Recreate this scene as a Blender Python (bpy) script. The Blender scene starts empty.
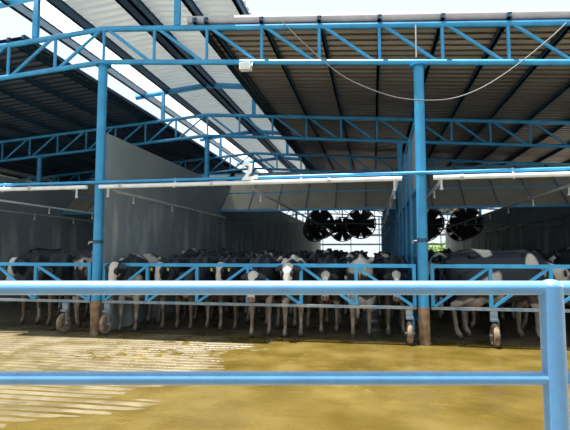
import bpy, bmesh, math, random
from mathutils import Vector, Matrix, noise
S = bpy.context.scene
COL = S.collection
PI = math.pi

# ------------------------------------------------------------------ camera
TH = math.atan(88 / 479.0)          # building axis lies to the right of the view axis
PT = math.atan(38 / 479.0)          # slight upward tilt
cam_d = bpy.data.cameras.new('camera')
cam_d.sensor_fit = 'HORIZONTAL'; cam_d.sensor_width = 36.0
cam_d.lens = 36.0 * 479.0 / 570.0
cam_d.clip_start = 0.05; cam_d.clip_end = 500
cam = bpy.data.objects.new('camera', cam_d); COL.objects.link(cam)
cam.location = (0, 0, 1.5); cam.rotation_euler = (PI / 2 + PT, 0, TH)
S.camera = cam

# ------------------------------------------------------------------ sky, sun, exposure
w = bpy.data.worlds.new('world'); S.world = w; w.use_nodes = True
bg = w.node_tree.nodes['Background']
bg.inputs[0].default_value = (0.84, 0.94, 1.0, 1); bg.inputs[1].default_value = 1.0
sun_d = bpy.data.lights.new('sun', 'SUN'); sun_d.energy = 14.0; sun_d.angle = 0.009
sun_d.color = (1.0, 0.97, 0.91)
sun = bpy.data.objects.new('sun', sun_d); COL.objects.link(sun)
sun.location = (-3, 4, 20); sun.rotation_euler = (math.radians(2.2), math.radians(-7), 0)
vs = S.view_settings
vs.view_transform = 'Standard'; vs.look = 'None'; vs.exposure = 0.15; vs.gamma = 1.0; vs.use_curve_mapping = False

# ------------------------------------------------------------------ materials
def mat(name, col, rough=0.5, metal=0.0, spec=0.5):
    m = bpy.data.materials.new(name); m.use_nodes = True
    b = m.node_tree.nodes['Principled BSDF']
    b.inputs['Base Color'].default_value = (*col, 1); b.inputs['Roughness'].default_value = rough
    b.inputs['Metallic'].default_value = metal; b.inputs['Specular IOR Level'].default_value = spec
    return m
def nd(m, t, **kw):
    n = m.node_tree.nodes.new(t)
    for k, v in kw.items(): setattr(n, k, v)
    return n
def lk(m, a, b): m.node_tree.links.new(a, b)
def mottle(m, c1, c2, scale=4.0, lo=0.35, hi=0.65, detail=6, bump=0.0, stretch=(1, 1, 1), bscale=None, rough=None):
    """noise mix of two pigments on object coordinates, with fine relief"""
    b = m.node_tree.nodes['Principled BSDF']
    tc = nd(m, 'ShaderNodeTexCoord'); mp = nd(m, 'ShaderNodeMapping'); mp.inputs['Scale'].default_value = stretch
    nz = nd(m, 'ShaderNodeTexNoise'); nz.inputs['Scale'].default_value = scale; nz.inputs['Detail'].default_value = detail
    cr = nd(m, 'ShaderNodeValToRGB'); cr.color_ramp.elements[0].position = lo; cr.color_ramp.elements[1].position = hi
    cr.color_ramp.elements[0].color = (*c1, 1); cr.color_ramp.elements[1].color = (*c2, 1)
    lk(m, tc.outputs['Object'], mp.inputs[0]); lk(m, mp.outputs[0], nz.inputs['Vector'])
    lk(m, nz.outputs['Fac'], cr.inputs[0]); lk(m, cr.outputs[0], b.inputs['Base Color'])
    if rough:
        mr = nd(m, 'ShaderNodeMapRange'); mr.inputs['To Min'].default_value = rough[0]; mr.inputs['To Max'].default_value = rough[1]
        mr.inputs['From Min'].default_value = lo; mr.inputs['From Max'].default_value = hi
        lk(m, nz.outputs['Fac'], mr.inputs['Value']); lk(m, mr.outputs[0], b.inputs['Roughness'])
    if bump:
        n2 = nd(m, 'ShaderNodeTexNoise'); n2.inputs['Scale'].default_value = bscale or scale * 6; n2.inputs['Detail'].default_value = 5
        bp = nd(m, 'ShaderNodeBump'); bp.inputs['Strength'].default_value = bump; bp.inputs['Distance'].default_value = 0.02
        lk(m, mp.outputs[0], n2.inputs['Vector']); lk(m, n2.outputs['Fac'], bp.inputs['Height']); lk(m, bp.outputs[0], b.inputs['Normal'])
    return m
M = {}
M['blue'] = mottle(mat('blue paint', (0.025, 0.26, 0.52), 0.42), (0.02, 0.235, 0.48), (0.035, 0.31, 0.60), 3, bump=0.04)
M['rail_blue'] = mottle(mat('railing paint', (0.04, 0.27, 0.56), 0.55, 0, 1.0), (0.014, 0.19, 0.44), (0.03, 0.24, 0.52), 8, bump=0.05)
_b = M['rail_blue'].node_tree.nodes['Principled BSDF']; _b.inputs['Coat Weight'].default_value = 1.0; _b.inputs['Coat Roughness'].default_value = 0.42; _b.inputs['Sheen Weight'].default_value = 0.6; _b.inputs['Sheen Roughness'].default_value = 0.5
M['dark_blue'] = mottle(mat('dark blue primer', (0.014, 0.065, 0.125), 0.5), (0.012, 0.055, 0.11), (0.018, 0.08, 0.15), 3)
M['rust'] = mottle(mat('rusty pipe', (0.2, 0.11, 0.06), 0.8), (0.13, 0.07, 0.035), (0.30, 0.20, 0.12), 9, bump=0.3)
M['galv'] = mottle(mat('galvanised steel', (0.45, 0.47, 0.48), 0.45, 0.3), (0.36, 0.38, 0.40), (0.55, 0.56, 0.56), 5)
M['worn'] = mottle(mat('worn grey blue paint', (0.16, 0.22, 0.27), 0.6), (0.12, 0.20, 0.27), (0.26, 0.28, 0.29), 9, bump=0.1)
M['sheet'] = mottle(mat('metal roof sheet', (0.3, 0.28, 0.28), 0.36, 0.7), (0.21, 0.195, 0.19), (0.26, 0.245, 0.235), 1.2, stretch=(1, 3, 1))
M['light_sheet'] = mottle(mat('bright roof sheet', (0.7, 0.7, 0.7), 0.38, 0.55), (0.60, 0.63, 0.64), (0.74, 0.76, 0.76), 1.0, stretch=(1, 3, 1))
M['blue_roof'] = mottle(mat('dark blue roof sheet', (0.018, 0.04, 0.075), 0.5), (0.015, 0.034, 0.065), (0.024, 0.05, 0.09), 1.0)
M['gutter'] = mottle(mat('pale grey metal', (0.42, 0.42, 0.47), 0.5), (0.38, 0.38, 0.43), (0.46, 0.46, 0.51), 3)
M['pvc'] = mottle(mat('white plastic pipe', (0.8, 0.8, 0.79), 0.35), (0.66, 0.70, 0.74), (0.78, 0.82, 0.86), 6)
M['grey_pipe'] = mottle(mat('grey plastic pipe', (0.45, 0.46, 0.47), 0.45), (0.38, 0.39, 0.40), (0.52, 0.53, 0.53), 6)
M['dark_pipe'] = mat('dark hose', (0.06, 0.06, 0.065), 0.5)
M['cream'] = mottle(mat('cream panel', (0.36, 0.33, 0.27), 0.6), (0.33, 0.30, 0.24), (0.40, 0.37, 0.30), 1.3)
M['rib'] = mottle(mat('grey blue angle bar', (0.12, 0.2, 0.28), 0.5), (0.1, 0.17, 0.25), (0.15, 0.23, 0.31), 4)
M['black'] = mottle(mat('black coated metal', (0.018, 0.018, 0.02), 0.5), (0.012, 0.012, 0.014), (0.03, 0.03, 0.032), 6)
M['tyre'] = mottle(mat('muddy rubber', (0.16, 0.11, 0.07), 0.85), (0.09, 0.06, 0.04), (0.30, 0.23, 0.16), 12, bump=0.3)
M['white'] = mat('white enamel', (0.85, 0.85, 0.84), 0.4)
M['cable'] = mat('grey cable', (0.08, 0.08, 0.085), 0.6)
M['glass'] = mat('lamp glass', (0.55, 0.58, 0.6), 0.15)
M['tag'] = mat('yellow plastic', (0.50, 0.45, 0.10), 0.4)
M['eye'] = mat('dark eye', (0.012, 0.008, 0.006), 0.12)
M['blue_sheet'] = mottle(mat('blue sheet metal', (0.05, 0.15, 0.25), 0.5), (0.04, 0.12, 0.21), (0.07, 0.19, 0.30), 2, stretch=(1, 3, .6))
M['grey_sheet'] = mottle(mat('grey sheet metal', (0.3, 0.33, 0.34), 0.55), (0.26, 0.29, 0.30), (0.35, 0.38, 0.39), 2)
M['leaf'] = mottle(mat('foliage', (0.1, 0.2, 0.04), 0.6), (0.07, 0.16, 0.03), (0.20, 0.32, 0.08), 1.5)
M['bark'] = mottle(mat('bark', (0.14, 0.1, 0.07), 0.9), (0.1, 0.07, 0.05), (0.18, 0.13, 0.09), 6)
M['mud'] = mottle(mat('wet slurry', (0.15, 0.1, 0.02), 0.3), (0.074, 0.049, 0.007), (0.130, 0.093, 0.022), 1.3, 0.3, 0.72, bump=0.35, bscale=22, rough=(0.12, 0.4))
M['floor'] = mottle(mat('wet grooved concrete', (0.4, 0.33, 0.2), 0.5), (0.095, 0.073, 0.033), (0.160, 0.130, 0.076), 2.2, 0.35, 0.68, bump=0.3, bscale=25, rough=(0.3, 0.65))
M['pen_floor'] = mottle(mat('wet pen floor', (0.08, 0.06, 0.03), 0.4), (0.055, 0.042, 0.02), (0.11, 0.085, 0.045), 1.5, bump=0.3, rough=(.25, .6))
M['ground'] = mottle(mat('dry earth', (0.4, 0.35, 0.27), 0.9), (0.34, 0.29, 0.22), (0.48, 0.43, 0.34), 0.6, bump=0.3)

# translucent skylight sheet
m = bpy.data.materials.new('translucent fibreglass'); m.use_nodes = True; M['skylight'] = m
nt = m.node_tree; nt.nodes.remove(nt.nodes['Principled BSDF'])
tl = nd(m, 'ShaderNodeBsdfTranslucent'); tl.inputs[0].default_value = (0.9, 0.92, 0.9, 1)
df = nd(m, 'ShaderNodeBsdfDiffuse'); df.inputs[0].default_value = (0.85, 0.87, 0.86, 1)
mx = nd(m, 'ShaderNodeMixShader'); mx.inputs[0].default_value = 0.25
nz = nd(m, 'ShaderNodeTexNoise'); nz.inputs['Scale'].default_value = 2.0
lk(m, tl.outputs[0], mx.inputs[1]); lk(m, df.outputs[0], mx.inputs[2])
lk(m, mx.outputs[0], nt.nodes['Material Output'].inputs[0])

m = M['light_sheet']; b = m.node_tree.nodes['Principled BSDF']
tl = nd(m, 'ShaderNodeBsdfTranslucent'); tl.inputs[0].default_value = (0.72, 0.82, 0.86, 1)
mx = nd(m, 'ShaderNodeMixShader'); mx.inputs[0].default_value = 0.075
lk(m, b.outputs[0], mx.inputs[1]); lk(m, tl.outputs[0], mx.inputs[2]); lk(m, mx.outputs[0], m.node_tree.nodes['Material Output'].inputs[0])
# concrete wall: grey render, pale splash stains low down, colour brightened to stand in for ridge-gap light
m = mat('rendered concrete wall', (0.3, 0.31, 0.31), 0.85); M['wall'] = m
b = m.node_tree.nodes['Principled BSDF']
tc = nd(m, 'ShaderNodeTexCoord')
n1 = nd(m, 'ShaderNodeTexNoise'); n1.inputs['Scale'].default_value = 0.8; n1.inputs['Detail'].default_value = 7
r1 = nd(m, 'ShaderNodeValToRGB'); r1.color_ramp.elements[0].position = .3; r1.color_ramp.elements[1].position = .7
r1.color_ramp.elements[0].color = (.20, .243, .265, 1); r1.color_ramp.elements[1].color = (.265, .31, .335, 1)
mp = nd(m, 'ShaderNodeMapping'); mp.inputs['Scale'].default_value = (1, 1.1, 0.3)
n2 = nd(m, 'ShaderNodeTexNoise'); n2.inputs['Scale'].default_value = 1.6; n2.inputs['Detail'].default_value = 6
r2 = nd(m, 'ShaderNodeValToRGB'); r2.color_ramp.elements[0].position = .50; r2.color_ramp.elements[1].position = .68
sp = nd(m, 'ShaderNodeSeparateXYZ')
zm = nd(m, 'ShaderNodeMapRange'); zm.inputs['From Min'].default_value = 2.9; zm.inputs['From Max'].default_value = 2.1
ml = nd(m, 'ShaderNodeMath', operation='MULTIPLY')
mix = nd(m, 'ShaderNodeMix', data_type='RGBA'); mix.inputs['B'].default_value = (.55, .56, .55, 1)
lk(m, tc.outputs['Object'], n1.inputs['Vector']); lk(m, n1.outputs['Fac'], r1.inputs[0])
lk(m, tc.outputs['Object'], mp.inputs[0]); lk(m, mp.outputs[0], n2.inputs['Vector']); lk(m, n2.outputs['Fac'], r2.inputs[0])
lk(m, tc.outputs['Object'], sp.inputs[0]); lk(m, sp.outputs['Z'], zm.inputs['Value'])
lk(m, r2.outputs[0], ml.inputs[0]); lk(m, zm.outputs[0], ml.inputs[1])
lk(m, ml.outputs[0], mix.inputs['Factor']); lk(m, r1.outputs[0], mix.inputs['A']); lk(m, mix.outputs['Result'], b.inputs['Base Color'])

# cow hide: black and white patches, individual by the cow's own seed
m = mat('cow hide', (0.02, 0.02, 0.02), 0.6); M['hide'] = m
b = m.node_tree.nodes['Principled BSDF']
tc = nd(m, 'ShaderNodeTexCoord')
at = nd(m, 'ShaderNodeAttribute', attribute_type='OBJECT', attribute_name='seed')
aw = nd(m, 'ShaderNodeAttribute', attribute_type='OBJECT', attribute_name='white_amount')
ab = nd(m, 'ShaderNodeAttribute', attribute_type='OBJECT', attribute_name='blaze')
az = nd(m, 'ShaderNodeAttribute', attribute_type='GEOMETRY', attribute_name='zone')
ag = nd(m, 'ShaderNodeAttribute', attribute_type='GEOMETRY', attribute_name='zone2')
nz = nd(m, 'ShaderNodeTexNoise', noise_dimensions='4D'); nz.inputs['Scale'].default_value = 1.5; nz.inputs['Detail'].default_value = 2.5; nz.inputs['Roughness'].default_value = .45
lk(m, tc.outputs['Object'], nz.inputs['Vector']); lk(m, at.outputs['Fac'], nz.inputs['W'])
sz = nd(m, 'ShaderNodeSeparateColor'); lk(m, az.outputs['Color'], sz.inputs[0])      # R muzzle, G hoof, B face blaze
s2 = nd(m, 'ShaderNodeSeparateColor'); lk(m, ag.outputs['Color'], s2.inputs[0])      # R lower leg, G udder
def mth(op, a, bb, clamp=False):
    n = nd(m, 'ShaderNodeMath', operation=op); n.use_clamp = clamp
    for i, v in enumerate((a, bb)):
        if isinstance(v, (int, float)): n.inputs[i].default_value = v
        else: lk(m, v, n.inputs[i])
    return n.outputs[0]
legw = mth('MULTIPLY', s2.outputs[0], 0.20)
facew = mth('MULTIPLY', sz.outputs[2], ab.outputs['Fac'])
tot = mth('ADD', mth('ADD', nz.outputs['Fac'], aw.outputs['Fac']), mth('ADD', legw, facew))
whitemask = mth('MULTIPLY', mth('SUBTRACT', tot, 0.60), 30.0, True)
m1 = nd(m, 'ShaderNodeMix', data_type='RGBA'); m1.inputs['A'].default_value = (.012, .017, .026, 1); m1.inputs['B'].default_value = (.52, .48, .44, 1)
lk(m, whitemask, m1.inputs['Factor'])
gr = nd(m, 'ShaderNodeTexNoise'); gr.inputs['Scale'].default_value = 7; lk(m, tc.outputs['Object'], gr.inputs['Vector'])
dirt = mth('MULTIPLY', mth('MULTIPLY', s2.outputs[0], gr.outputs['Fac']), 1.55, True)
m2 = nd(m, 'ShaderNodeMix', data_type='RGBA'); m2.inputs['B'].default_value = (.16, .11, .07, 1)
lk(m, dirt, m2.inputs['Factor']); lk(m, m1.outputs['Result'], m2.inputs['A'])
m3 = nd(m, 'ShaderNodeMix', data_type='RGBA'); m3.inputs['B'].default_value = (.50, .29, .24, 1)
lk(m, s2.outputs[1], m3.inputs['Factor']); lk(m, m2.outputs['Result'], m3.inputs['A'])
m4 = nd(m, 'ShaderNodeMix', data_type='RGBA'); m4.inputs['B'].default_value = (.24, .14, .12, 1)
lk(m, sz.outputs[0], m4.inputs['Factor']); lk(m, m3.outputs['Result'], m4.inputs['A'])
m5 = nd(m, 'ShaderNodeMix', data_type='RGBA'); m5.inputs['B'].default_value = (.05, .04, .03, 1)
lk(m, sz.outputs[1], m5.inputs['Factor']); lk(m, m4.outputs['Result'], m5.inputs['A'])
lk(m, m5.outputs['Result'], b.inputs['Base Color'])

# ------------------------------------------------------------------ mesh builder
class MB:
    def __init__(s): s.v = []; s.f = []
    def box(s, a, b):
        n = len(s.v)
        s.v += [Vector((x, y, z)) for z in (a[2], b[2]) for y in (a[1], b[1]) for x in (a[0], b[0])]
        s.f += [tuple(n + i for i in q) for q in ((0, 2, 3, 1), (4, 5, 7, 6), (0, 1, 5, 4), (2, 6, 7, 3), (0, 4, 6, 2), (1, 3, 7, 5))]
        return s
    def bar(s, p, q, wx, wz, side=(1, 0, 0)):
        """rectangular bar from p to q; wx wide along 'side'"""
        p, q = Vector(p), Vector(q); d = (q - p).normalized(); u = Vector(side); u = (u - d * u.dot(d)).normalized(); v = d.cross(u)
        n = len(s.v)
        for c in (p, q):
            for a, b in ((-1, -1), (1, -1), (1, 1), (-1, 1)): s.v.append(c + u * a * wx / 2 + v * b * wz / 2)
        s.f += [tuple(n + i for i in k) for k in ((0, 3, 2, 1), (4, 5, 6, 7), (0, 1, 5, 4), (1, 2, 6, 5), (2, 3, 7, 6), (3, 0, 4, 7))]
        return s
    def path(s, pts, rad, seg=10, flat=None, closed=False):
        """tube through points; rad number or list (or pairs for ellipses), flat = up reference"""
        pts = [Vector(p) for p in pts]; N = len(pts); n0 = len(s.v)
        if not isinstance(rad, (list, tuple)): rad = [rad] * N
        ref = Vector(flat) if flat else None; u = None
        for i, p in enumerate(pts):
            a = pts[(i - 1) % N] if (closed or i) else p; b = pts[(i + 1) % N] if (closed or i < N - 1) else p
            d = (b - a).normalized()
            if ref is not None: u = (ref - d * ref.dot(d)).normalized()
            else:
                if u is None: u = d.orthogonal()
                u = (u - d * u.dot(d)).normalized()
            v = d.cross(u); r = rad[i]; ru, rv = r if isinstance(r, (tuple, list)) else (r, r)
            for k in range(seg):
                t = 2 * PI * k / seg; s.v.append(p + u * ru * math.cos(t) + v * rv * math.sin(t))
        M_ = N if closed else N - 1
        for i in range(M_):
            j = (i + 1) % N
            for k in range(seg):
                l = (k + 1) % seg; s.f.append((n0 + i * seg + k, n0 + i * seg + l, n0 + j * seg + l, n0 + j * seg + k))
        if not closed:
            s.f.append(tuple(n0 + k for k in range(seg))[::-1]); s.f.append(tuple(n0 + (N - 1) * seg + k for k in range(seg)))
        return s
    def ball(s, c, r, seg=12, rings=8):
        c = Vector(c); r = r if isinstance(r, (tuple, list)) else (r, r, r); n = len(s.v)
        for i in range(1, rings):
            t = PI * i / rings
            for k in range(seg):
                a = 2 * PI * k / seg; s.v.append(c + Vector((r[0] * math.sin(t) * math.cos(a), r[1] * math.sin(t) * math.sin(a), r[2] * math.cos(t))))
        s.v += [c + Vector((0, 0, r[2])), c - Vector((0, 0, r[2]))]; T = len(s.v) - 2
        for i in range(rings - 2):
            for k in range(seg):
                l = (k + 1) % seg; s.f.append((n + i * seg + k, n + (i + 1) * seg + k, n + (i + 1) * seg + l, n + i * seg + l))
        for k in range(seg):
            l = (k + 1) % seg; s.f.append((T, n + k, n + l)); e = n + (rings - 2) * seg; s.f.append((T + 1, e + l, e + k))
        return s
    def mesh(s, name, off=(0, 0, 0), smooth=True):
        me = bpy.data.meshes.new(name); o = Vector(off)
        me.from_pydata([tuple(p - o) for p in s.v], [], s.f); me.update()
        if smooth: me.shade_smooth(); me.set_sharp_from_angle(angle=math.radians(40))
        return me
    def build(s, name, m, parent=None, origin=None, smooth=True):
        off = Vector(origin) if origin else (wloc(parent) if parent else Vector((0, 0, 0)))
        me = s.mesh(name, off, smooth); me.materials.append(M[m])
        return place(name, me, parent, off)
def wloc(o):
    p = Vector((0, 0, 0))
    while o: p += o.location; o = o.parent
    return p
def place(name, me, parent=None, loc=(0, 0, 0)):
    o = bpy.data.objects.new(name, me); COL.objects.link(o); o.parent = parent
    o.location = Vector(loc) - (wloc(parent) if parent else Vector((0, 0, 0)))
    return o
def tag(o, label, cat=None, group=None, kind=None):
    o['label'] = label
    if cat: o['category'] = cat
    if group: o['group'] = group
    if kind: o['kind'] = kind
    return o
def empty(name, loc, label, cat, group=None, kind=None):
    o = bpy.data.objects.new(name, None); COL.objects.link(o); o.location = loc; o.empty_display_size = .1
    return tag(o, label, cat, group, kind)
def struct(o, label=None, cat=None):
    o['kind'] = 'structure'
    if label: o['label'] = label
    if cat: o['category'] = cat
    return o
def copy_tree(o, parent=None):
    c = o.copy(); COL.objects.link(c); c.parent = parent
    for ch in o.children: copy_tree(ch, c)
    return c

# ------------------------------------------------------------------ building measures
XL, XR, XLL, XRR = -5.07, 0.80, -10.94, 6.67       # column lines
YF = 8.20; DY = 5.9                                 # front frame, bay depth
YS = [YF + DY * i for i in range(7)]
YEND = 46.3
SL = 0.074
def zbot(x): return 5.17 - SL * abs(x - XL)
def ztop(x): return 5.83 - SL * abs(x - XL)

# ------------------------------------------------------------------ ground
mb = MB(); mb.box((-60, -8, -0.40), (60, 120, -0.10))
struct(mb.build('ground', 'ground'), 'dry pale earth around the shed', 'ground')
# grooved concrete slab of the alley: ribs run across the alley
def grooved(x0, x1, y0, y1, pitch=0.155, depth=0.014):
    b = MB(); y = y0; prof = []
    while y < y1 - pitch * .5:
        prof += [(y, 0), (y + pitch * .52, 0), (y + pitch * .62, -depth), (y + pitch * .90, -depth)]; y += pitch
    prof.append((y, 0))
    n = len(prof)
    for x in (x0, x1):
        for (yy, z) in prof: b.v.append(Vector((x, yy, z)))
    for i in range(n - 1): b.f.append((i, n + i, n + i + 1, i + 1))
    k = len(b.v)
    for x in (x0, x1):
        for yy in (prof[0][0], prof[-1][0]): b.v.append(Vector((x, yy, -.12)))
    b.f += [(k, k + 2, n, 0), (k + 3, k + 1, n - 1, 2 * n - 1), (k, k + 1, k + 3, k + 2)]
    b.f.append(tuple([k + 1, k] + list(range(n)))); b.f.append(tuple([k + 2, k + 3] + list(range(2 * n - 1, n - 1, -1))))
    return b
struct(grooved(-16, 14, -4, 8.42).build('floor', 'floor', smooth=False), 'grooved wet concrete alley floor in front of the gates', 'floor')
mb = MB(); mb.box((-16, 8.45, -.12), (14, YEND + .6, 0))
struct(mb.build('floor', 'pen_floor'), 'dung covered concrete floor of the roofed cattle pens', 'floor')
# wet slurry: a thin sheet of its own, thick on the right, thinning out over the ribs on the left
b = MB(); NX, NY = 360, 170; X0, X1, Y0, Y1 = -9.0, 9.0, 3.4, 8.44
for j in range(NY + 1):
    y = Y0 + (Y1 - Y0) * j / NY
    for i in range(NX + 1):
        x = X0 + (X1 - X0) * i / NX
        edge = -1.75 + 0.9 * (noise.noise((x * .5, y * .7, 3.1)))
        if y < 5.0: edge -= (5.0 - y) * 1.1
        t = max(-1.0, min(1.0, (x - edge) / 1.3))
        h = 0.011 * t + 0.004
        h += 0.007 * noise.noise((x * 1.4, y * 1.8, 0.3)) + 0.006 * noise.noise((x * 4.1, y * 6, 7.7)) * (1.2 - abs(t))
        c = noise.noise((x * 7.5, y * 10.0, 2.2)); cm = noise.noise((x * .8, y * .9, 9.4))
        h += max(0, c - .25) * max(0, cm + .12) * 0.14
        if y > 8.45: h = max(h, 0.004)
        h = max(h, -0.03)
        b.v.append(Vector((x, y, h)))
for j in range(NY):
    for i in range(NX):
        a = j * (NX + 1) + i; b.f.append((a, a + 1, a + NX + 2, a + NX + 1))
o = b.build('wet_slurry', 'mud'); o.data.shade_smooth()
tag(o, 'thin wet olive brown slurry spread over the alley floor', 'slurry', kind='stuff')

# ------------------------------------------------------------------ walls
def wall(name, x, y0, y1, h, label, th=.16):
    b = MB(); b.box((x - th / 2, y0, 0), (x + th / 2, y1, h))
    bm = bmesh.new(); me = b.mesh(name, (0, 0, 0), False); bm.from_mesh(me)
    bmesh.ops.bevel(bm, geom=list(bm.edges), offset=.012, segments=2, affect='EDGES'); bm.to_mesh(me); bm.free()
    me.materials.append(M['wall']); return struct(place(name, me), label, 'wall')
HW = 3.80
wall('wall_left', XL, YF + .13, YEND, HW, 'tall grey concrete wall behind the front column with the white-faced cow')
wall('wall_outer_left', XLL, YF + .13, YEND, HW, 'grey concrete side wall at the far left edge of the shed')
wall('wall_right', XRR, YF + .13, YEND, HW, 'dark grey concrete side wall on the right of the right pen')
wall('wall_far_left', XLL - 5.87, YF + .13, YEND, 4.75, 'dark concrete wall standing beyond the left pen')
# sheet metal partition between the middle and right pens
part = struct(empty('wall_middle', (XR, YF, 0), 'blue and grey sheet metal partition behind the right front column', 'partition'))
y = YF + .14; k = 0
while y < YEND - 1.0:
    y2 = y + 1.48
    p = MB(); p.box((XR - .012, y + .005, .25), (XR + .012, y2 - .005, 2.6)); p.build('lower_panel', 'blue_sheet', part, smooth=False)
    p = MB(); p.box((XR - .012, y + .005, 2.66), (XR + .012, y2 - .005, HW)); p.build('upper_panel', 'grey_sheet', part, smooth=False)
    p = MB(); p.box((XR - .07, y - .03, 0), (XR - .015, y + .03, HW)); p.build('stud', 'blue', part, smooth=False)
    y = y2
for z in (.3, 1.45, 2.63, HW + .02):
    p = MB(); p.box((XR - .045, YF + .12, z - .03), (XR + .045, y, z + .03)); p.build('girt', 'blue', part, smooth=False)

# ------------------------------------------------------------------ columns
def column(x, y, z0, label, front=False):
    r = .085 if front else .075
    t = empty('column', (x, y, z0), label, 'column', 'blue pipe columns')
    b = MB(); zs = .62 if front else z0
    b.path([(x, y, zs), (x, y, zbot(x) - .05)], r, 20); b.build('shaft', 'blue', t)
    b = MB(); b.path([(x, y, zbot(x) - .075), (x, y, zbot(x) - .05)], .15, 16); b.build('head_plate', 'blue', t)
    if front:
        b = MB(); b.path([(x, y, 0), (x, y, .62)], r + .006, 20); c = b.build('foot', 'rust', t); c['label'] = 'rusty brown lower end of the column'
        b = MB(); b.path([(x, y, 1.68), (x, y, 1.74)], r + .012, 20); b.build('collar', 'dark_blue', t)
        b = MB(); b.path([(x - r, y - .02, 1.70), (x - r - .07, y - .05, 1.70), (x - r - .07, y - .05, 1.66)], .012, 6); b.build('hook', 'galv', t)
    else:
        b = MB(); b.path([(x, y, z0), (x, y, z0 + .02)], .13, 16); b.build('base_plate', 'blue', t)
    return t
column(XL, YF, 0, 'blue pipe column in front beside the tall concrete wall', True)
c = column(XR, YF, 0, 'blue pipe column in front of the blue sheet partition', True)
b = MB(); b.path([(XR - .04, YF - .09, zbot(XR) + .06), (XR - .04, YF - .09, zbot(XR) + .62)], .012, 6); q = b.build('thin_rod', 'galv', c); q['label'] = 'thin pale rod above the column'
column(XLL, YF, 0, 'blue pipe column at the outer left corner of the shed', True)
column(XRR, YF, 0, 'blue pipe column at the outer right corner of the shed', True)
rank = {1: 'second', 2: 'third', 3: 'fourth', 4: 'fifth', 5: 'sixth', 6: 'last'}
for i in range(1, 7):
    for x, nm in ((XLL, 'outer left wall'), (XL, 'tall concrete wall'), (XR, 'blue sheet partition'), (XRR, 'right side wall')):
        column(x, YS[i], HW + (.05 if x == XR else 0), 'short blue column on the %s under the %s truss' % (nm, rank[i]))

# ------------------------------------------------------------------ trusses
XA, XB = -17.2, 8.1
P = 1.045
nodes = [XL + P * k for k in range(-11, 13)]
def build_truss(label):
    y = YF
    t = empty('roof_truss', (XL, y, zbot(XL)), label, 'truss', 'blue roof trusses')
    for nm, f, r in (('top_chord', ztop, .055), ('bottom_chord', zbot, .05)):
        b = MB(); b.path([(XA, y, f(XA)), (XL, y, f(XL)), (XB, y, f(XB))], r, 12); b.build(nm, 'blue', t)
    for k, x in enumerate(nodes):
        b = MB(); b.path([(x, y, zbot(x)), (x, y, ztop(x))], .03, 8); b.build('web_vertical', 'blue', t)
    for k in range(len(nodes) - 1):
        a, c = nodes[k], nodes[k + 1]
        if c <= XL + .01: p, q = (c - .06, y, ztop(c)), (a + .06, y, zbot(a))
        else: p, q = (a + .06, y, ztop(a)), (c - .06, y, zbot(c))
        b = MB(); b.path([p, q], .032, 8); b.build('web_diagonal', 'blue', t)
    return t
tr = build_truss('blue pipe truss across the front of the shed, nearest of all')
for i in range(1, 7):
    c = copy_tree(tr); c.location.y = YS[i]
    c['label'] = 'blue pipe truss under the roof, %s back from the front' % rank[i]
# ridge brackets carrying the raised vent roof
def zmon(x): return 6.79 - .10 * abs(x - XL)
def bracket(y, label):
    t = empty('ridge_bracket', (XL, y, ztop(XL)), label, 'roof frame', 'bent blue frames over the ridge gap')
    b = MB(); b.path([(XL - 2.45, y, zmon(XL - 2.45)), (XL, y, zmon(XL)), (XL + 2.45, y, zmon(XL + 2.45))], [(.09, .05)] * 3, 4, flat=(0, 0, 1)); b.build('bent_beam', 'blue', t, smooth=False)
    for dx in (-1.5, 1.5):
        x = XL + dx; b = MB(); b.bar((x, y, ztop(x) + .05), (x, y, zmon(x) - .04), .11, .08); b.build('short_post', 'blue', t, smooth=False)
    return t
br = bracket(YF, 'bent blue frame over the ridge gap on the front truss')
for i in range(1, 7):
    c = copy_tree(br); c.location.y = YS[i]; c['label'] = 'bent blue frame over the ridge gap on the %s truss' % rank[i]

# ------------------------------------------------------------------ roofs: corrugated sheets and purlins
def corrugated(x0, x1, zf, y0, y1, pitch=.25, h=.05, steps=1):
    b = MB(); prof = []; y = y0
    while y < y1 - .01:
        for d, z in ((0, 0), (pitch * .36, 0), (pitch * .54, h), (pitch * .82, h)):
            prof.append((y + d, z))
        y += pitch
    n = len(prof)
    for k in range(steps + 1):
        x = x0 + (x1 - x0) * k / steps
        for (yy, z) in prof: b.v.append(Vector((x, yy, zf(x) + z)))
    for k in range(steps):
        for i in range(n - 1): a = k * n + i; b.f.append((a, a + 1, a + n + 1, a + n))
    return b
def purlin(x, z, y0, y1, parent, h=.085, wd=.05):
    b = MB(); b.box((x - wd / 2, y0, z), (x + wd / 2, y1, z + h)); b.box((x - wd / 2, y0, z + h - .008), (x + wd * .9, y1, z + h)); b.box((x - wd / 2, y0, z), (x + wd * .9, y1, z + .008))
    return b.build('purlin', 'dark_blue', parent, smooth=False)
YR0 = 8.30
zs = lambda x: ztop(x) + .055 + .087
o = corrugated(-3.28, XB + .3, zs, YR0, YEND).build('roof_right', 'sheet', smooth=False)
struct(o, 'long corrugated roof slope over the middle and right pens, seen from below', 'roof')
for x in [-3.20] + [q for q in nodes if q > -3.0]: purlin(x, ztop(x) + .056, YF - .12, YEND, o)
b = MB(); b.path([(-3.36, YR0 - .08, zs(-3.36) + .015), (XB + .35, YR0 - .08, zs(XB + .35) + .015)], .075, 14); q = b.build('gutter', 'gutter', o); q['label'] = 'rolled pale grey metal gutter'
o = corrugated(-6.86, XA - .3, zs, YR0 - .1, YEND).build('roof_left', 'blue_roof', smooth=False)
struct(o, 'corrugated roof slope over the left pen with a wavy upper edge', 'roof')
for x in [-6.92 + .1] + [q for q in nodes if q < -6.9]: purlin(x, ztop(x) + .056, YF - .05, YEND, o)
zm2 = lambda x: zmon(x) + .05 + .10
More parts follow.
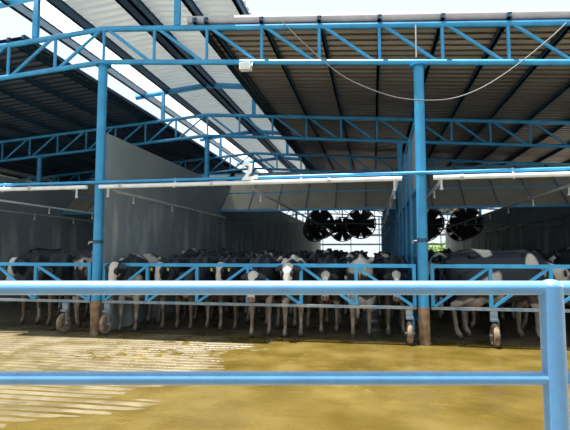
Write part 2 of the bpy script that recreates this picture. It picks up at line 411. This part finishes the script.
o = corrugated(-6.42, XL, zm2, YF - .6, YEND).build('roof_ridge', 'light_sheet', smooth=False)
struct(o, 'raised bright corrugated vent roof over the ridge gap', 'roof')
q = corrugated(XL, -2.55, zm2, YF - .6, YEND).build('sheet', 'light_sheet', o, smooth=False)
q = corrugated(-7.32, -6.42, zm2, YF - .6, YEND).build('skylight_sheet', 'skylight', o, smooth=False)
q['label'] = 'white translucent strip along the left edge'
for x in (-7.22, -6.42, -5.16, -4.90, -3.72, -2.65): purlin(x, zmon(x) - .06, YF - .5, YEND, o, .208, .07)

# ------------------------------------------------------------------ tilted air baffles
def baffle(x0, x1, n, label):
    t = empty('air_baffle', ((x0 + x1) / 2, 15.2, 2.89), label, 'air baffle', 'tilted cream air baffles')
    row = [Vector((0, 15.21, 2.89)), Vector((0, 15.98, 3.56)), Vector((0, 16.95, 4.40))]
    wd = (x1 - x0) / n
    for i in range(n):
        for r in range(2):
            a, c = row[r].copy(), row[r + 1].copy(); a.x = c.x = x0 + wd * (i + .5)
            d = (c - a).normalized(); p = MB(); p.bar(a + d * .03, c - d * .03, wd - .035, .02); p.build('panel', 'cream', t, smooth=False)
    nrm = Vector((0, -.65, .76)) * -.03
    for i in range(n + 1):
        x = min(max(x0 + wd * i, x0 + .02), x1 - .02); p = MB()
        for r in range(2):
            a, c = row[r].copy(), row[r + 1].copy(); a.x = c.x = x; p.bar(a - nrm, c - nrm, .035, .035)
        p.build('rib', 'rib', t, smooth=False)
    for k, r in enumerate(row):
        p = MB(); p.bar((x0, r.y, r.z), (x1, r.y, r.z), .07 if k != 1 else .05, .06, side=(0, 0, 1)); p.build('rail', 'blue', t, smooth=False)
baffle(XLL + .09, XL - .09, 6, 'tilted cream baffle hung across the dark left pen')
baffle(XL + .09, XR - .08, 6, 'tilted cream baffle hung across the middle pen beneath the number')
baffle(XR + .08, XRR - .09, 6, 'tilted cream baffle hung across the right pen')

# ------------------------------------------------------------------ fans
def make_fan():
    t = empty('ventilation_fan', (0, 0, 0), 'x', 'fan', 'round black fans hung over the pens'); R = .80
    ring = lambda r, y, rr, s=24: MB().path([(r * math.cos(2 * PI * k / s), y, r * math.sin(2 * PI * k / s)) for k in range(s)], rr, 6, closed=True)
    b = MB(); n = 28
    for y in (-.16, .16):
        for r in (R, R - .05):
            for k in range(n): b.v.append(Vector((r * math.cos(2 * PI * k / n), y, r * math.sin(2 * PI * k / n))))
    for k in range(n):
        l = (k + 1) % n
        b.f += [(k, l, 2 * n + l, 2 * n + k), (n + l, n + k, 3 * n + k, 3 * n + l), (l, k, n + k, n + l), (2 * n + k, 2 * n + l, 3 * n + l, 3 * n + k)]
    b.build('shroud', 'black', t)
    g = MB()
    for r in (.2, .36, .52, .66): 
        q = ring(r, -.17, .012); n0 = len(g.v); g.v += q.v; g.f += [tuple(i + n0 for i in f) for f in q.f]
    for k in range(8):
        a = PI * 2 * k / 8; g.path([(0.1 * math.cos(a), -.17, .1 * math.sin(a)), (R * math.cos(a), -.17, R * math.sin(a))], .014, 5)
    g.build('guard', 'black', t)
    MB().path([(0, -.12, 0), (0, .2, 0)], .15, 14).build('motor', 'black', t)
    for k in range(6):
        a = 2 * PI * k / 6; u = Vector((math.cos(a), 0, math.sin(a))); v = Vector((-math.sin(a), 0, math.cos(a))); b = MB()
        pts = []
        for r, wd, tw in ((.1, .11, .5), (.42, .25, .4), (.72, .29, .28)):
            for sg in (-1, 1): pts.append(u * r + (v * math.cos(tw) + Vector((0, 1, 0)) * math.sin(tw)) * sg * wd)
        for off in (-.008, .008): b.v += [p + Vector((0, off, 0)) for p in pts]
        b.f = [(0, 1, 3, 2), (2, 3, 5, 4), (7, 6, 8, 9), (9, 8, 10, 11), (0, 2, 8, 6), (2, 4, 10, 8), (3, 1, 7, 9), (5, 3, 9, 11), (4, 5, 11, 10), (1, 0, 6, 7)]
        b.build('blade', 'black', t)
    MB().bar((0, 0, .78), (0, 0, 1.64), .06, .06).build('hanger', 'black', t, smooth=False)
    b = MB(); b.bar((-.45, 0, .80), (.45, 0, .80), .05, .05, side=(0, 0, 1)); b.build('crossbar', 'black', t, smooth=False)
    return t
fan0 = make_fan(); first = True
fans = [(-.62, 25.2, 'round black fan hanging nearest the blue partition in the middle pen'), (-2.75, 25.2, 'round black fan hanging in the middle of the middle pen'),
        (-1.95, 31.2, 'smaller looking fan in the second row of the middle pen, right one'), (-3.75, 31.2, 'smaller looking fan in the second row of the middle pen, left one'),
        (2.75, 25.2, 'round black fan hanging beside the front column in the right pen'), (4.6, 25.2, 'round black fan hanging in the middle of the right pen'),
        (3.3, 31.2, 'fan in the second row of the right pen, left one'), (5.3, 31.2, 'fan in the second row of the right pen, right one')]
for x, y, lab in fans:
    f = fan0 if first else copy_tree(fan0); first = False
    f.rotation_euler = (0, 0, .0 if x > -1 else (.6 if x < -2 else .3)); f.location = (x, y, 3.02); f['label'] = lab
for y in (25.2, 31.2):
    for x0, x1, nm in ((XL + .09, XR - .08, 'middle'), (XR + .08, XRR - .09, 'right')):
        t = empty('fan_beam', (x0, y, 4.7), 'dark steel beam the %s row of fans hangs from in the %s pen' % ('near' if y < 28 else 'far', nm), 'beam')
        MB().bar((x0, y, 4.70), (x1, y, 4.70), .09, .09, side=(0, 0, 1)).build('bar', 'black', t, smooth=False)
        for x in (x0 + .6, x1 - .6): MB().bar((x, y, 4.74), (x, y, ztop(x) + .055), .04, .04).build('strap', 'black', t, smooth=False)

# ------------------------------------------------------------------ far end: beams, bars, gate
t = empty('end_frame', (XL, YEND + .2, 0), 'dark frame of posts and bars closing the bright far end', 'frame')
for x in (-4.8, -2.1, .6, 3.3, 6.2):
    MB().bar((x, YEND + .2, 0), (x, YEND + .2, 5.0), .07, .07).build('post', 'galv', t, smooth=False)
for z, hgt in ((.9, .06), (2.32, .16), (3.2, .2)):
    MB().bar((XL, YEND + .2, z), (XRR, YEND + .2, z), hgt, .08, side=(0, 0, 1)).build('cross_beam', 'galv', t, smooth=False)
for z in (3.7, 4.2, 4.7):
    MB().bar((XL, YEND + .2, z), (XRR, YEND + .2, z), .06, .05, side=(0, 0, 1)).build('bar', 'galv', t, smooth=False)
for k in range(16):
    x = XL + .37 + .75 * k
    MB().bar((x, YEND + .2, 3.2), (x, YEND + .2, 4.9), .05, .05).build('bar', 'galv', t, smooth=False)

# ------------------------------------------------------------------ water pipes with sprinklers
def pipe(name, pts, r, m, label, nozzles=(), clamps=(), grp='water pipes of the sprinkler system', drop=.12, seg=12):
    p0 = Vector(pts[0]); t = empty(name, p0, label, 'pipe', grp)
    MB().path(pts, r, seg).build('tube', m, t)
    for q in nozzles:
        q = Vector(q); b = MB(); b.path([q, q - Vector((0, 0, drop)), q - Vector((0, 0, drop + .05))], [.014, .014, .03], 8); b.build('nozzle', 'grey_pipe', t)
    for q in clamps:
        q = Vector(q); d = (Vector(pts[1]) - p0).normalized() * .03; MB().path([q - d, q + d], r + .01, 12).build('coupling', 'galv' if m != 'pvc' else 'grey_pipe', t)
    return t
YP = 8.02; ZP = 2.72
def header(x0, x1, label, elbows):
    pts = [(x0, YP, ZP), (x1, YP, ZP)]
    t = pipe('header_pipe', pts, .037, 'pvc', label, clamps=[(x0 + (x1 - x0) * f, YP, ZP) for f in (.08, .40, .78)])
    for x in elbows:
        MB().path([(x, YP, ZP - .02), (x, YP, ZP - .14), (x, YP, ZP - .2)], [.02, .02, .03], 8).build('nozzle', 'grey_pipe', t)
header(-10.6, -5.22, 'white water pipe across the front of the left pen', (-5.42, -7.8))
header(-4.96, .48, 'white water pipe across the front of the middle pen, below the number', (-4.78, .36))
header(.98, 6.4, 'white water pipe across the front of the right pen', (1.10,))
t = empty('support_pipe', (XLL, YF - .125, 2.83), 'long blue pipe fixed to the columns just above the white pipes', 'pipe')
MB().path([(XLL, YF - .115, 2.815), (XRR, YF - .115, 2.815)], .03, 10).build('tube', 'blue', t)
for x in (XLL, XL, XR, XRR): MB().path([(x, YF, 2.815), (x + .0, YF - .115, 2.815)], .035, 8).build('bracket', 'blue', t)
for x in (-9.5, -7, -3.5, -1.2, 2.2, 4.2): MB().bar((x, YF - .115, 2.85), (x, YP, ZP - .055), .03, .012).build('strap', 'galv', t, smooth=False)
def lateral(x, y1, r, m, label, z=2.66, step=1.9, y0=YP + .05, drop=.12):
    return pipe('sprinkler_pipe', [(x, y0, ZP), (x, y0 + .25, z), (x, y1, z)], r, m, label, nozzles=[(x, y0 + .9 + step * k, z) for k in range(int((y1 - y0 - 1) / step))], grp='sprinkler pipes running back into the pens', drop=drop, seg=8)
lateral(-4.78, 15.1, .028, 'grey_pipe', 'pale sprinkler pipe running back along the tall concrete wall')
lateral(-2.13, 25, .026, 'grey_pipe', 'sprinkler pipe running back through the centre of the middle pen')
lateral(.40, 25, .030, 'pvc', 'sprinkler pipe running back beside the blue partition')
lateral(1.10, 25, .030, 'pvc', 'sprinkler pipe on the right pen side of the blue partition')
lateral(3.34, 29.5, .028, 'grey_pipe', 'pale sprinkler pipe through the middle of the right pen')
lateral(-8.1, 30, .024, 'pvc', 'upper thin white sprinkler pipe in the left pen')
lateral(-10.0, 30, .024, 'grey_pipe', 'thin grey sprinkler pipe beside the outer left wall')
t = empty('hose', (5.9, 9, 2.62), 'thick dark pipe running back near the right side wall', 'pipe')
MB().path([(5.9, 9.0, 2.68), (5.9, 30, 2.62)], .05, 8).build('tube', 'dark_pipe', t)
for k in range(9): MB().bar((5.9, 10 + 2.1 * k, 2.60), (5.9, 10 + 2.1 * k, 2.48), .05, .05).build('clip', 'dark_pipe', t, smooth=False)
tag(MB().path([(-9.8, 15.05, 2.55), (6.3, 15.05, 2.30)], .012, 6).build('wire', 'cable', origin=(-2, 15.05, 2.42)), 'thin wire strung across the pens under the baffles', 'wire')

# ------------------------------------------------------------------ number sign, lamp, cable
cu = bpy.data.curves.new('number', 'FONT'); cu.body = '2'; cu.size = .44; cu.extrude = .012; cu.align_x = 'CENTER'; cu.offset = .010
tmp = bpy.data.objects.new('tmp', cu); COL.objects.link(tmp)
me = bpy.data.meshes.new_from_object(tmp.evaluated_get(bpy.context.evaluated_depsgraph_get())); bpy.data.objects.remove(tmp)
me.materials.clear(); me.materials.append(M['white']); me.name = 'number'
sg = empty('number_sign', (-2.13, YF - .19, 2.75), 'white cut-out number 2 standing on the pipe over the middle pen', 'sign')
o = place('numeral', me, sg, (-2.13, YF - .19, 2.775)); o.rotation_euler = (PI / 2, 0, 0)
MB().box((-2.02, YF - .2, 2.78), (-1.95, YF - .18, 2.85)).build('small_plate', 'white', sg, smooth=False)
MB().bar((-2.13, YF - .165, 2.76), (-2.13, YF - .165, 2.98), .02, .01).build('backing_strip', 'galv', sg, smooth=False)
fx = -2.2; fz = zbot(fx)
fl = empty('flood_lamp', (fx, YF - .06, fz - .05), 'small white flood lamp under the front truss', 'lamp')
MB().box((fx - .1, YF - .20, fz - .20), (fx + .1, YF - .06, fz - .07)).build('housing', 'white', fl, smooth=False)
MB().box((fx - .08, YF - .206, fz - .185), (fx + .08, YF - .20, fz - .085)).build('lens', 'glass', fl, smooth=False)
b = MB(); b.bar((fx - .11, YF - .12, fz - .13), (fx - .11, YF - .02, fz - .02), .012, .03); b.bar((fx + .11, YF - .12, fz - .13), (fx + .11, YF - .02, fz - .02), .012, .03); b.build('bracket', 'galv', fl, smooth=False)
def px(x, y, Y):
    f = Vector((-math.sin(TH) * math.cos(PT), math.cos(TH) * math.cos(PT), math.sin(PT))); r = Vector((math.cos(TH), math.sin(TH), 0)); u = r.cross(f)
    d = f + r * ((x - 285) / 479) - u * ((y - 215) / 479); return Vector((0, 0, 1.5)) + d * (Y / d.y)
def spline(pts, n=6):
    out = []
    for i in range(len(pts) - 1):
        p0, p1, p2, p3 = pts[max(i - 1, 0)], pts[i], pts[i + 1], pts[min(i + 2, len(pts) - 1)]
        for k in range(n):
            t = k / n; out.append(.5 * ((2 * p1) + (p2 - p0) * t + (2 * p0 - 5 * p1 + 4 * p2 - p3) * t * t + (3 * p1 - p0 - 3 * p2 + p3) * t ** 3))
    return out + [pts[-1]]
pts = [Vector(p) for p in ((-1.55, 8.1, 5.62), (-1.2, 8.05, 5.22), (-.8, 8.02, 4.80), (-.4, 8.0, 4.46), (.1, 8.0, 4.20), (.5, 8.0, 4.06), (.95, 8.0, 4.00), (1.35, 8.0, 4.02), (1.8, 8.0, 4.18), (2.3, 8.02, 4.50), (2.8, 8.05, 4.90), (3.1, 8.1, 5.18))]
tag(MB().path(spline(pts), .009, 6).build('cable', 'cable', origin=pts[0]), 'thin grey cable sagging below the front truss', 'cable')

# ------------------------------------------------------------------ rolling gates
ZG0, ZG1 = .60, 1.285; YG = 8.25
def gate(x0, x1, verts, peak, wheels, label):
    t = empty('rolling_gate', ((x0 + x1) / 2, YG, 0), label, 'gate', 'blue pipe gates along the pen fronts')
    for nm, z in (('top_rail', ZG1), ('bottom_rail', ZG0)):
        MB().bar((x0 - .03, YG, z), (x1 + .03, YG, z), .06 if z > 1 else .048, .055, side=(0, 0, 1)).build(nm, 'blue' if z > 1 else 'worn', t, smooth=False)
    xs = [x0] + list(verts) + [x1]
    for x in xs: MB().bar((x, YG, ZG0 + .03), (x, YG, ZG1 - .03), .055, .055).build('upright', 'blue', t, smooth=False)
    for a, c in zip(xs[:-1], xs[1:]):
        if c <= peak + .01: p, q = (a + .03, YG, ZG0 + .03), (c - .03, YG, ZG1 - .03)
        else: p, q = (a + .03, YG, ZG1 - .03), (c - .03, YG, ZG0 + .03)
        MB().bar(p, q, .05, .045, side=(0, 1, 0)).build('brace', 'blue', t, smooth=False)
    for x in wheels:
        R = .195; yw = YG - .05
        b = MB(); b.box((x - .055, YG - .03, R * 2 + .02), (x + .055, YG + .03, ZG0 - .03)); b.box((x + .052, yw - .035, R - .03), (x + .062, yw + .035, R * 2 + .06))
        b.box((x - .055, yw - .03, R * 2 + .02), (x + .06, YG, R * 2 + .05))
        b.build('fork', 'worn', t, smooth=False)
        n = 20; b = MB(); b.path([(x, yw + (R - .045) * math.cos(2 * PI * k / n), R + (R - .045) * math.sin(2 * PI * k / n)) for k in range(n)], .045, 10, closed=True)
        wq = b.build('wheel', 'tyre', t); wq['label'] = 'muddy rubber wheel'
        MB().path([(x - .03, yw, R), (x + .03, yw, R)], R - .07, 16).build('rim', 'tyre', wq)
        MB().path([(x - .08, yw, R), (x + .08, yw, R)], .02, 8).build('axle', 'galv', wq)
gate(-10.8, -5.24, (-9.9, -9.0, -8.1, -7.25, -6.38), -8.1, (-5.72, -10.3), 'blue gate with a wheel, closing the dark left pen')
gate(-5.02 + .08, .66, (-4.08, -3.12, -2.18, -1.23, -.29), -2.18, (-4.86, .57), 'long blue gate closing the middle pen, wheels at both ends')
gate(.95, 6.5, (1.85, 2.75, 3.65, 4.55, 5.5), 3.65, (1.88, 5.8), 'blue gate closing the right pen beside the blue partition')

# ------------------------------------------------------------------ cows
def cow_mesh(name, poll, muz, stride=0.0, tail=0.0):
    poll, muz = Vector(poll), Vector(muz); b = MB(); up = (0, 0, 1)
    st = [(-.80, 1.0, .13, .17), (-.72, .99, .2, .28), (-.55, 1.0, .25, .375), (-.3, .99, .285, .405), (0, .965, .315, .42), (.28, .97, .315, .415), (.5, 1.03, .29, .36), (.68, 1.10, .25, .29), (.82, 1.12, .19, .23), (.9, 1.12, .1, .13)]
    b.path([(0, y, z) for y, z, _, _ in st], [(h, w_) for _, _, w_, h in st], 18, flat=up)
    b.path([(0, -.5, 1.39), (0, 0, 1.37), (0, .45, 1.40), (0, .8, 1.34)], [.05, .045, .05, .04], 8)           # spine line
    for sx in (-1, 1):
        b.ball((sx * .235, .45, 1.335), (.06, .09, .05)); b.ball((sx * .12, .86, 1.22), (.05, .06, .05))      # hooks and pins
        b.ball((sx * .17, -.5, 1.12), (.11, .17, .26))                                                      # shoulder blade
    neck0 = Vector((0, -.5, 1.12)); mid = neck0.lerp(poll, .55) + Vector((0, 0, -.06)); nk = poll + (muz - poll) * .16 + Vector((0, .05, 0))
    b.path([neck0, mid, nk], [(.27, .15), (.19, .105), (.125, .085)], 14, flat=up)
    d = (muz - poll); L = d.length; d.normalize(); side = Vector((1, 0, 0)); side = (side - d * side.dot(d)).normalized()
    rg = [(-.07, .06, .055), (.0, .10, .085), (.14, .122, .105), (.30, .124, .115), (.46, .098, .098), (.64, .072, .078), (.80, .074, .07), (.92, .088, .07), (1.0, .078, .055), (1.03, .04, .03)]
    b.path([poll + d * L * t for t, _, _ in rg], [(w_, h) for _, w_, h in rg], 14, flat=side)
    nrm = side.cross(d)
    if nrm.y > 0: nrm = -nrm
    for sx in (-1, 1):
        e0 = poll + d * L * .06 + side * sx * .08; e1 = e0 + side * sx * .20 + Vector((0, .03, -.045))
        b.path([e0, e0.lerp(e1, .35), e0.lerp(e1, .7), e1], [(.035, .03), (.062, .024), (.055, .022), (.018, .016)], 10, flat=(0, 0, 1))
        b.ball(poll + d * L * .27 + side * sx * .095 + nrm * .045, .036, 8, 6)                                    # brow
        fy = -.50 + (stride if sx > 0 else -stride)
        b.path([(sx * .15, -.48, 1.0), (sx * .165, -.46, .78), (sx * .165, (fy - .48) / 2, .60), (sx * .16, fy, .44), (sx * .16, fy, .36), (sx * .16, fy + .01, .16), (sx * .16, fy - .01, .105), (sx * .16, fy - .035, .06), (sx * .16, fy - .045, 0)],
               [.14, .115, .078, .062, .046, .037, .047, .05, .062], 12)
        hy = .62 - (stride if sx > 0 else -stride)
        b.path([(sx * .16, .56, 1.05), (sx * .185, .50, .82), (sx * .19, .52, .68), (sx * .175, hy + .08, .52), (sx * .17, hy + .05, .42), (sx * .165, hy + .02, .17), (sx * .165, hy - .01, .105), (sx * .165, hy - .035, .06), (sx * .165, hy - .045, 0)],
               [(.2, .17), (.19, .15), (.12, .095), (.07, .055), (.052, .044), (.04, .04), .048, .05, .062], 12)
        for ty in (.36, .50): b.path([(sx * .07, ty, .52), (sx * .07, ty, .43)], [.025, .018], 8)
    b.ball((0, .43, .60), (.17, .22, .13), 14, 10)
    b.path([(0, .84, 1.26), (0, .95, 1.2), (tail * .3, .975, .95), (tail, .97, .66), (tail, .96, .46), (tail, .955, .36)], [.04, .028, .024, .024, .045, .02], 8)
    tmp = bpy.data.objects.new('tmp', b.mesh('tmp', (0, 0, 0), False)); COL.objects.link(tmp)
    md = tmp.modifiers.new('r', 'REMESH'); md.mode = 'VOXEL'; md.voxel_size = .019
    sm = tmp.modifiers.new('s', 'SMOOTH'); sm.factor = .5; sm.iterations = 3
    me = bpy.data.meshes.new_from_object(tmp.evaluated_get(bpy.context.evaluated_depsgraph_get())); bpy.data.objects.remove(tmp)
    me.name = name; me.materials.clear(); me.materials.append(M['hide']); me.shade_smooth()
    z1 = me.color_attributes.new('zone', 'FLOAT_COLOR', 'POINT'); z2 = me.color_attributes.new('zone2', 'FLOAT_COLOR', 'POINT')
    eyes = [poll + d * L * .33 + side * sx * .103 + nrm * .066 for sx in (-1, 1)]
    for i, v in enumerate(me.vertices):
        c = v.co; r = c - poll; t = r.dot(d) / L; lat = abs(r.dot(side)); rad = (r - d * r.dot(d)).length
        onhead = -.1 < t < 1.15 and rad < .16
        mz = max(0, min(1, (t - .85) / .05)) if onhead else 0
        fr = r.dot(nrm); nost = 0
        bz = max(0, min(1, 1.15 - lat / .10)) * (1 if fr > .0 else .3) if onhead else 0
        if onhead and t > .6: bz = 1
        if onhead:
            for e in eyes:
                q = (c - e).length
                if q < .085: bz *= max(0, (q - .045) / .04)
            if abs(t - .95) < .03 and fr > .02 and .02 < lat < .05: nost = 1
        hf = max(0, min(1, (.075 - c.z) / .015)) if c.z < .1 else nost
        lg = max(0, min(1, (.72 - c.z) / .25))
        ud = 1.0 if (abs(c.x) < .16 and .2 < c.y < .66 and c.z < .57 and c.z > .41 and abs(c.x) < .13) else 0
        z1.data[i].color = (mz, hf, bz, 1); z2.data[i].color = (0 if onhead else lg, ud, 0, 1)
    info = dict(ears=[poll + d * L * .06 + side * sx * .20 + Vector((0, -.005, -.04)) for sx in (-1, 1)], eyes=eyes, nos=[poll + d * L * .98 + side * sx * .035 + nrm * .05 for sx in (-1, 1)])
    return me, info
VAR = [cow_mesh('cow_head_hanging', (0, -1.03, 1.25), (0, -1.19, .80), .05),
       cow_mesh('cow_head_up', (0, -1.02, 1.33), (0, -1.34, .95), -.09, .05),
       cow_mesh('cow_head_low', (0, -1.08, 1.10), (0, -1.26, .66), .11),
       cow_mesh('cow_head_turned', (.04, -1.0, 1.27), (.26, -1.18, .83), -.03, -.06)]
TAGM = MB().box((-.024, -.006, -.055), (.024, .0, 0)).mesh('ear_tag', smooth=False); TAGM.materials.append(M['tag'])
EYEM = MB().ball((0, 0, 0), .026, 10, 8).mesh('eye'); EYEM.materials.append(M['eye'])
cows_used = []
def cow(x, y, rz, var, seed, white, blaze, label, scale=1.0, detail=False, tags=False, group=None):
    me, info = VAR[var]
    o = bpy.data.objects.new('cow', me); COL.objects.link(o); o.location = (x, y, .004); o.rotation_euler = (0, 0, rz); o.scale = (scale * .90, scale, scale * 1.09)
    tag(o, label, 'cow', group or 'dairy cows in the pens')
    o['seed'] = float(seed); o['white_amount'] = float(white); o['blaze'] = float(blaze)
    if detail:
        for p in info['eyes']:
            e = bpy.data.objects.new('eye', EYEM); COL.objects.link(e); e.parent = o; e.location = p
        if tags:
            for p in info['ears']:
                e = bpy.data.objects.new('ear_tag', TAGM); COL.objects.link(e); e.parent = o; e.location = p + Vector((0, -.022, .0))
    return o
def by_head(hx, hy, rz, *a, **k):           # place by where the head stands
    return cow(hx - 1.05 * math.sin(rz), hy + 1.05 * math.cos(rz), rz, *a, **k)
D2 = math.radians
by_head(-4.66, 8.06, D2(-1), 0, 3.1, .02, 1.0, 'white-faced cow looking out beside the left front column', detail=True, scale=.95)
by_head(-4.02, 8.58, D2(0), 0, 7.7, -.12, .45, 'black cow with a white forehead blotch, second from the left front column', detail=True, tags=True, scale=.94)
by_head(-3.42, 8.62, D2(0), 2, 12.4, -.15, .1, 'all-black cow with a dark lowered head behind the left half of the long gate', detail=True, scale=.95)
by_head(-2.82, 8.60, D2(0), 0, 22.3, -.14, .35, 'black cow with two yellow ear tags and a small white star', detail=True, tags=True, scale=.94)
by_head(-2.04, 8.06, D2(0), 2, 31.9, .02, 1.0, 'cow pushing a lowered white face under the gate brace at its centre', detail=True, scale=.95)
by_head(-1.44, 8.06, D2(0), 0, 44.2, .06, 1.0, 'mostly white-faced cow with a pink muzzle just right of the gate centre', detail=True, scale=.94)
by_head(-.84, 8.58, D2(0), 2, 51.0, -.10, .9, 'black cow with a white muzzle, head low behind the right half of the gate', detail=True, scale=.94)
cow(-.23, 9.35, D2(180), 1, 64.5, .10, .6, 'pinkish white cow standing with its rump to the long gate', scale=.95)
by_head(.39, 8.60, D2(0), 2, 71.6, -.10, .7, 'black cow with a white nose beside the right front column', detail=True, scale=.95)
cow(2.15, 9.10, D2(93), 2, 83.3, .05, .3, 'black cow with white patches standing broadside right behind the right pen gate')
cow(2.35, 10.05, D2(-92), 1, 90.2, .03, .5, 'second black and white cow standing broadside in the right pen')
by_head(3.75, 8.7, D2(0), 0, 97.9, -.06, .6, 'black and white cow looking out behind the railing post on the right', detail=True)
by_head(4.6, 8.5, D2(0), 3, 99.1, -.06, .6, 'black and white cow with a turned head near the right pen middle', detail=True)
cow(-5.75, 9.55, D2(180), 3, 103.4, .07, .5, 'pale blotched cow turned away beside the concrete wall in the left pen')
by_head(-6.5, 8.62, D2(0), 2, 111.0, -.14, .3, 'dark cow with its head low behind the left gate', detail=True)
by_head(-7.2, 8.66, D2(0), 0, 119.0, -.10, .7, 'black and white cow at the far left behind the left gate', detail=True)
rnd = random.Random(11)
ORD = ('first', 'second', 'third', 'fourth', 'fifth', 'sixth', 'seventh', 'eighth')
def crowd(x0, x1, y0, rows, pen, side, flip=False, dens=.74):
    for r in range(rows):
        n = int((x1 - x0) / dens); y = y0 + 2.72 * r
        for i in range(n):
            x = x0 + (i + .5) * (x1 - x0) / n
            rz = rnd.choice((0, 0, 0, PI)) + rnd.uniform(-.02, .02)
            lab = 'black and white cow, %s from the %s, %s pen row %s' % (ORD[n - 1 - i if flip else i], side, pen, ('two', 'three', 'four', 'five', 'six')[r])
            cow(x, y, rz, rnd.choice((0, 1, 1, 2, 3)), rnd.uniform(0, 400), rnd.uniform(-.13, .07), rnd.uniform(.1, .8), lab, rnd.uniform(.97, 1.05), group='cows crowded behind the front row of the %s pen' % pen)
crowd(XL + .15, XR - .12, 12.0, 5, 'middle', 'concrete wall')
crowd(-9.3, XL - .15, 12.0, 3, 'left', 'concrete wall', True)
crowd(XR + .12, XRR - .15, 12.0, 4, 'right', 'blue partition')

# ------------------------------------------------------------------ foreground railing, square to the viewer
FW = Vector((-math.sin(TH), math.cos(TH), 0)); RT = Vector((math.cos(TH), math.sin(TH), 0)); D0 = 2.6
def rp(lat, z, d=0): q = FW * (D0 + d) + RT * lat; return Vector((q.x, q.y, z))
t = empty('pipe_railing', rp(1.43, 0), 'thick glossy blue pipe railing across the foreground', 'railing')
for z, nm in ((1.313, 'top_rail'), (.838, 'middle_rail'), (.33, 'lower_rail')):
    MB().path([rp(-2.6, z), rp(1.43, z)], .038 if z > 1 else .035, 24).build(nm, 'rail_blue', t)
    if z < 1: MB().path([rp(1.43, z), rp(3.6, z)], .035, 24).build(nm, 'rail_blue', t)
MB().path([rp(1.43, 1.313), rp(3.6, 1.313)], .038, 24).build('top_rail', 'rail_blue', t)
for lat in (1.43, -2.6, 3.6):
    p = MB().path([rp(lat, 0), rp(lat, 1.318)], .060, 28).build('post', 'rail_blue', t)
    b = MB(); b.ball(rp(lat, 1.318), (.06, .06, .042), 28, 12); b.build('cap', 'rail_blue', p)
    MB().path([rp(lat, 0), rp(lat, .025)], .11, 20).build('base_plate', 'rail_blue', p)

# ------------------------------------------------------------------ trees beyond the far end
def tree(x, y, h, label, seed):
    r = random.Random(seed); t = empty('tree', (x, y, -.1), label, 'tree', 'trees beyond the far end of the shed')
    b = MB(); b.path([(x, y, -.1), (x + .1, y, h * .3), (x - .1, y, h * .6)], [.22, .17, .08], 8); b.path([(x + .1, y, h * .3), (x + .9, y, h * .6)], [.1, .05], 6); b.path([(x, y, h * .35), (x - .9, y + .3, h * .62)], [.1, .05], 6); b.build('trunk', 'bark', t)
    b = MB(); blobs = [(Vector((x + r.uniform(-1.6, 1.6), y + r.uniform(-1.4, 1.4), h * r.uniform(.45, .85))), r.uniform(.7, 1.2)) for _ in range(9)]
    for c, R in blobs:
        for _ in range(260):
            d = Vector((r.gauss(0, 1), r.gauss(0, 1), r.gauss(0, 1))).normalized(); p = c + d * R * r.uniform(.7, 1.05)
            u = d.orthogonal().normalized(); u.rotate(Matrix.Rotation(r.uniform(0, 6.28), 3, d)); v = d.cross(u) + d * r.uniform(-.5, .5); s = r.uniform(.1, .2); n = len(b.v)
            b.v += [p - u * s, p + v * s * .6, p + u * s, p - v * s * .6]; b.f.append((n, n + 1, n + 2, n + 3))
    b.build('crown', 'leaf', t, smooth=False)
tree(8.3, 72, 3.0, 'round green tree seen through the right pen, nearest the column', 1); tree(11.6, 78, 3.4, 'green tree seen through the right pen, nearest the right wall', 2)
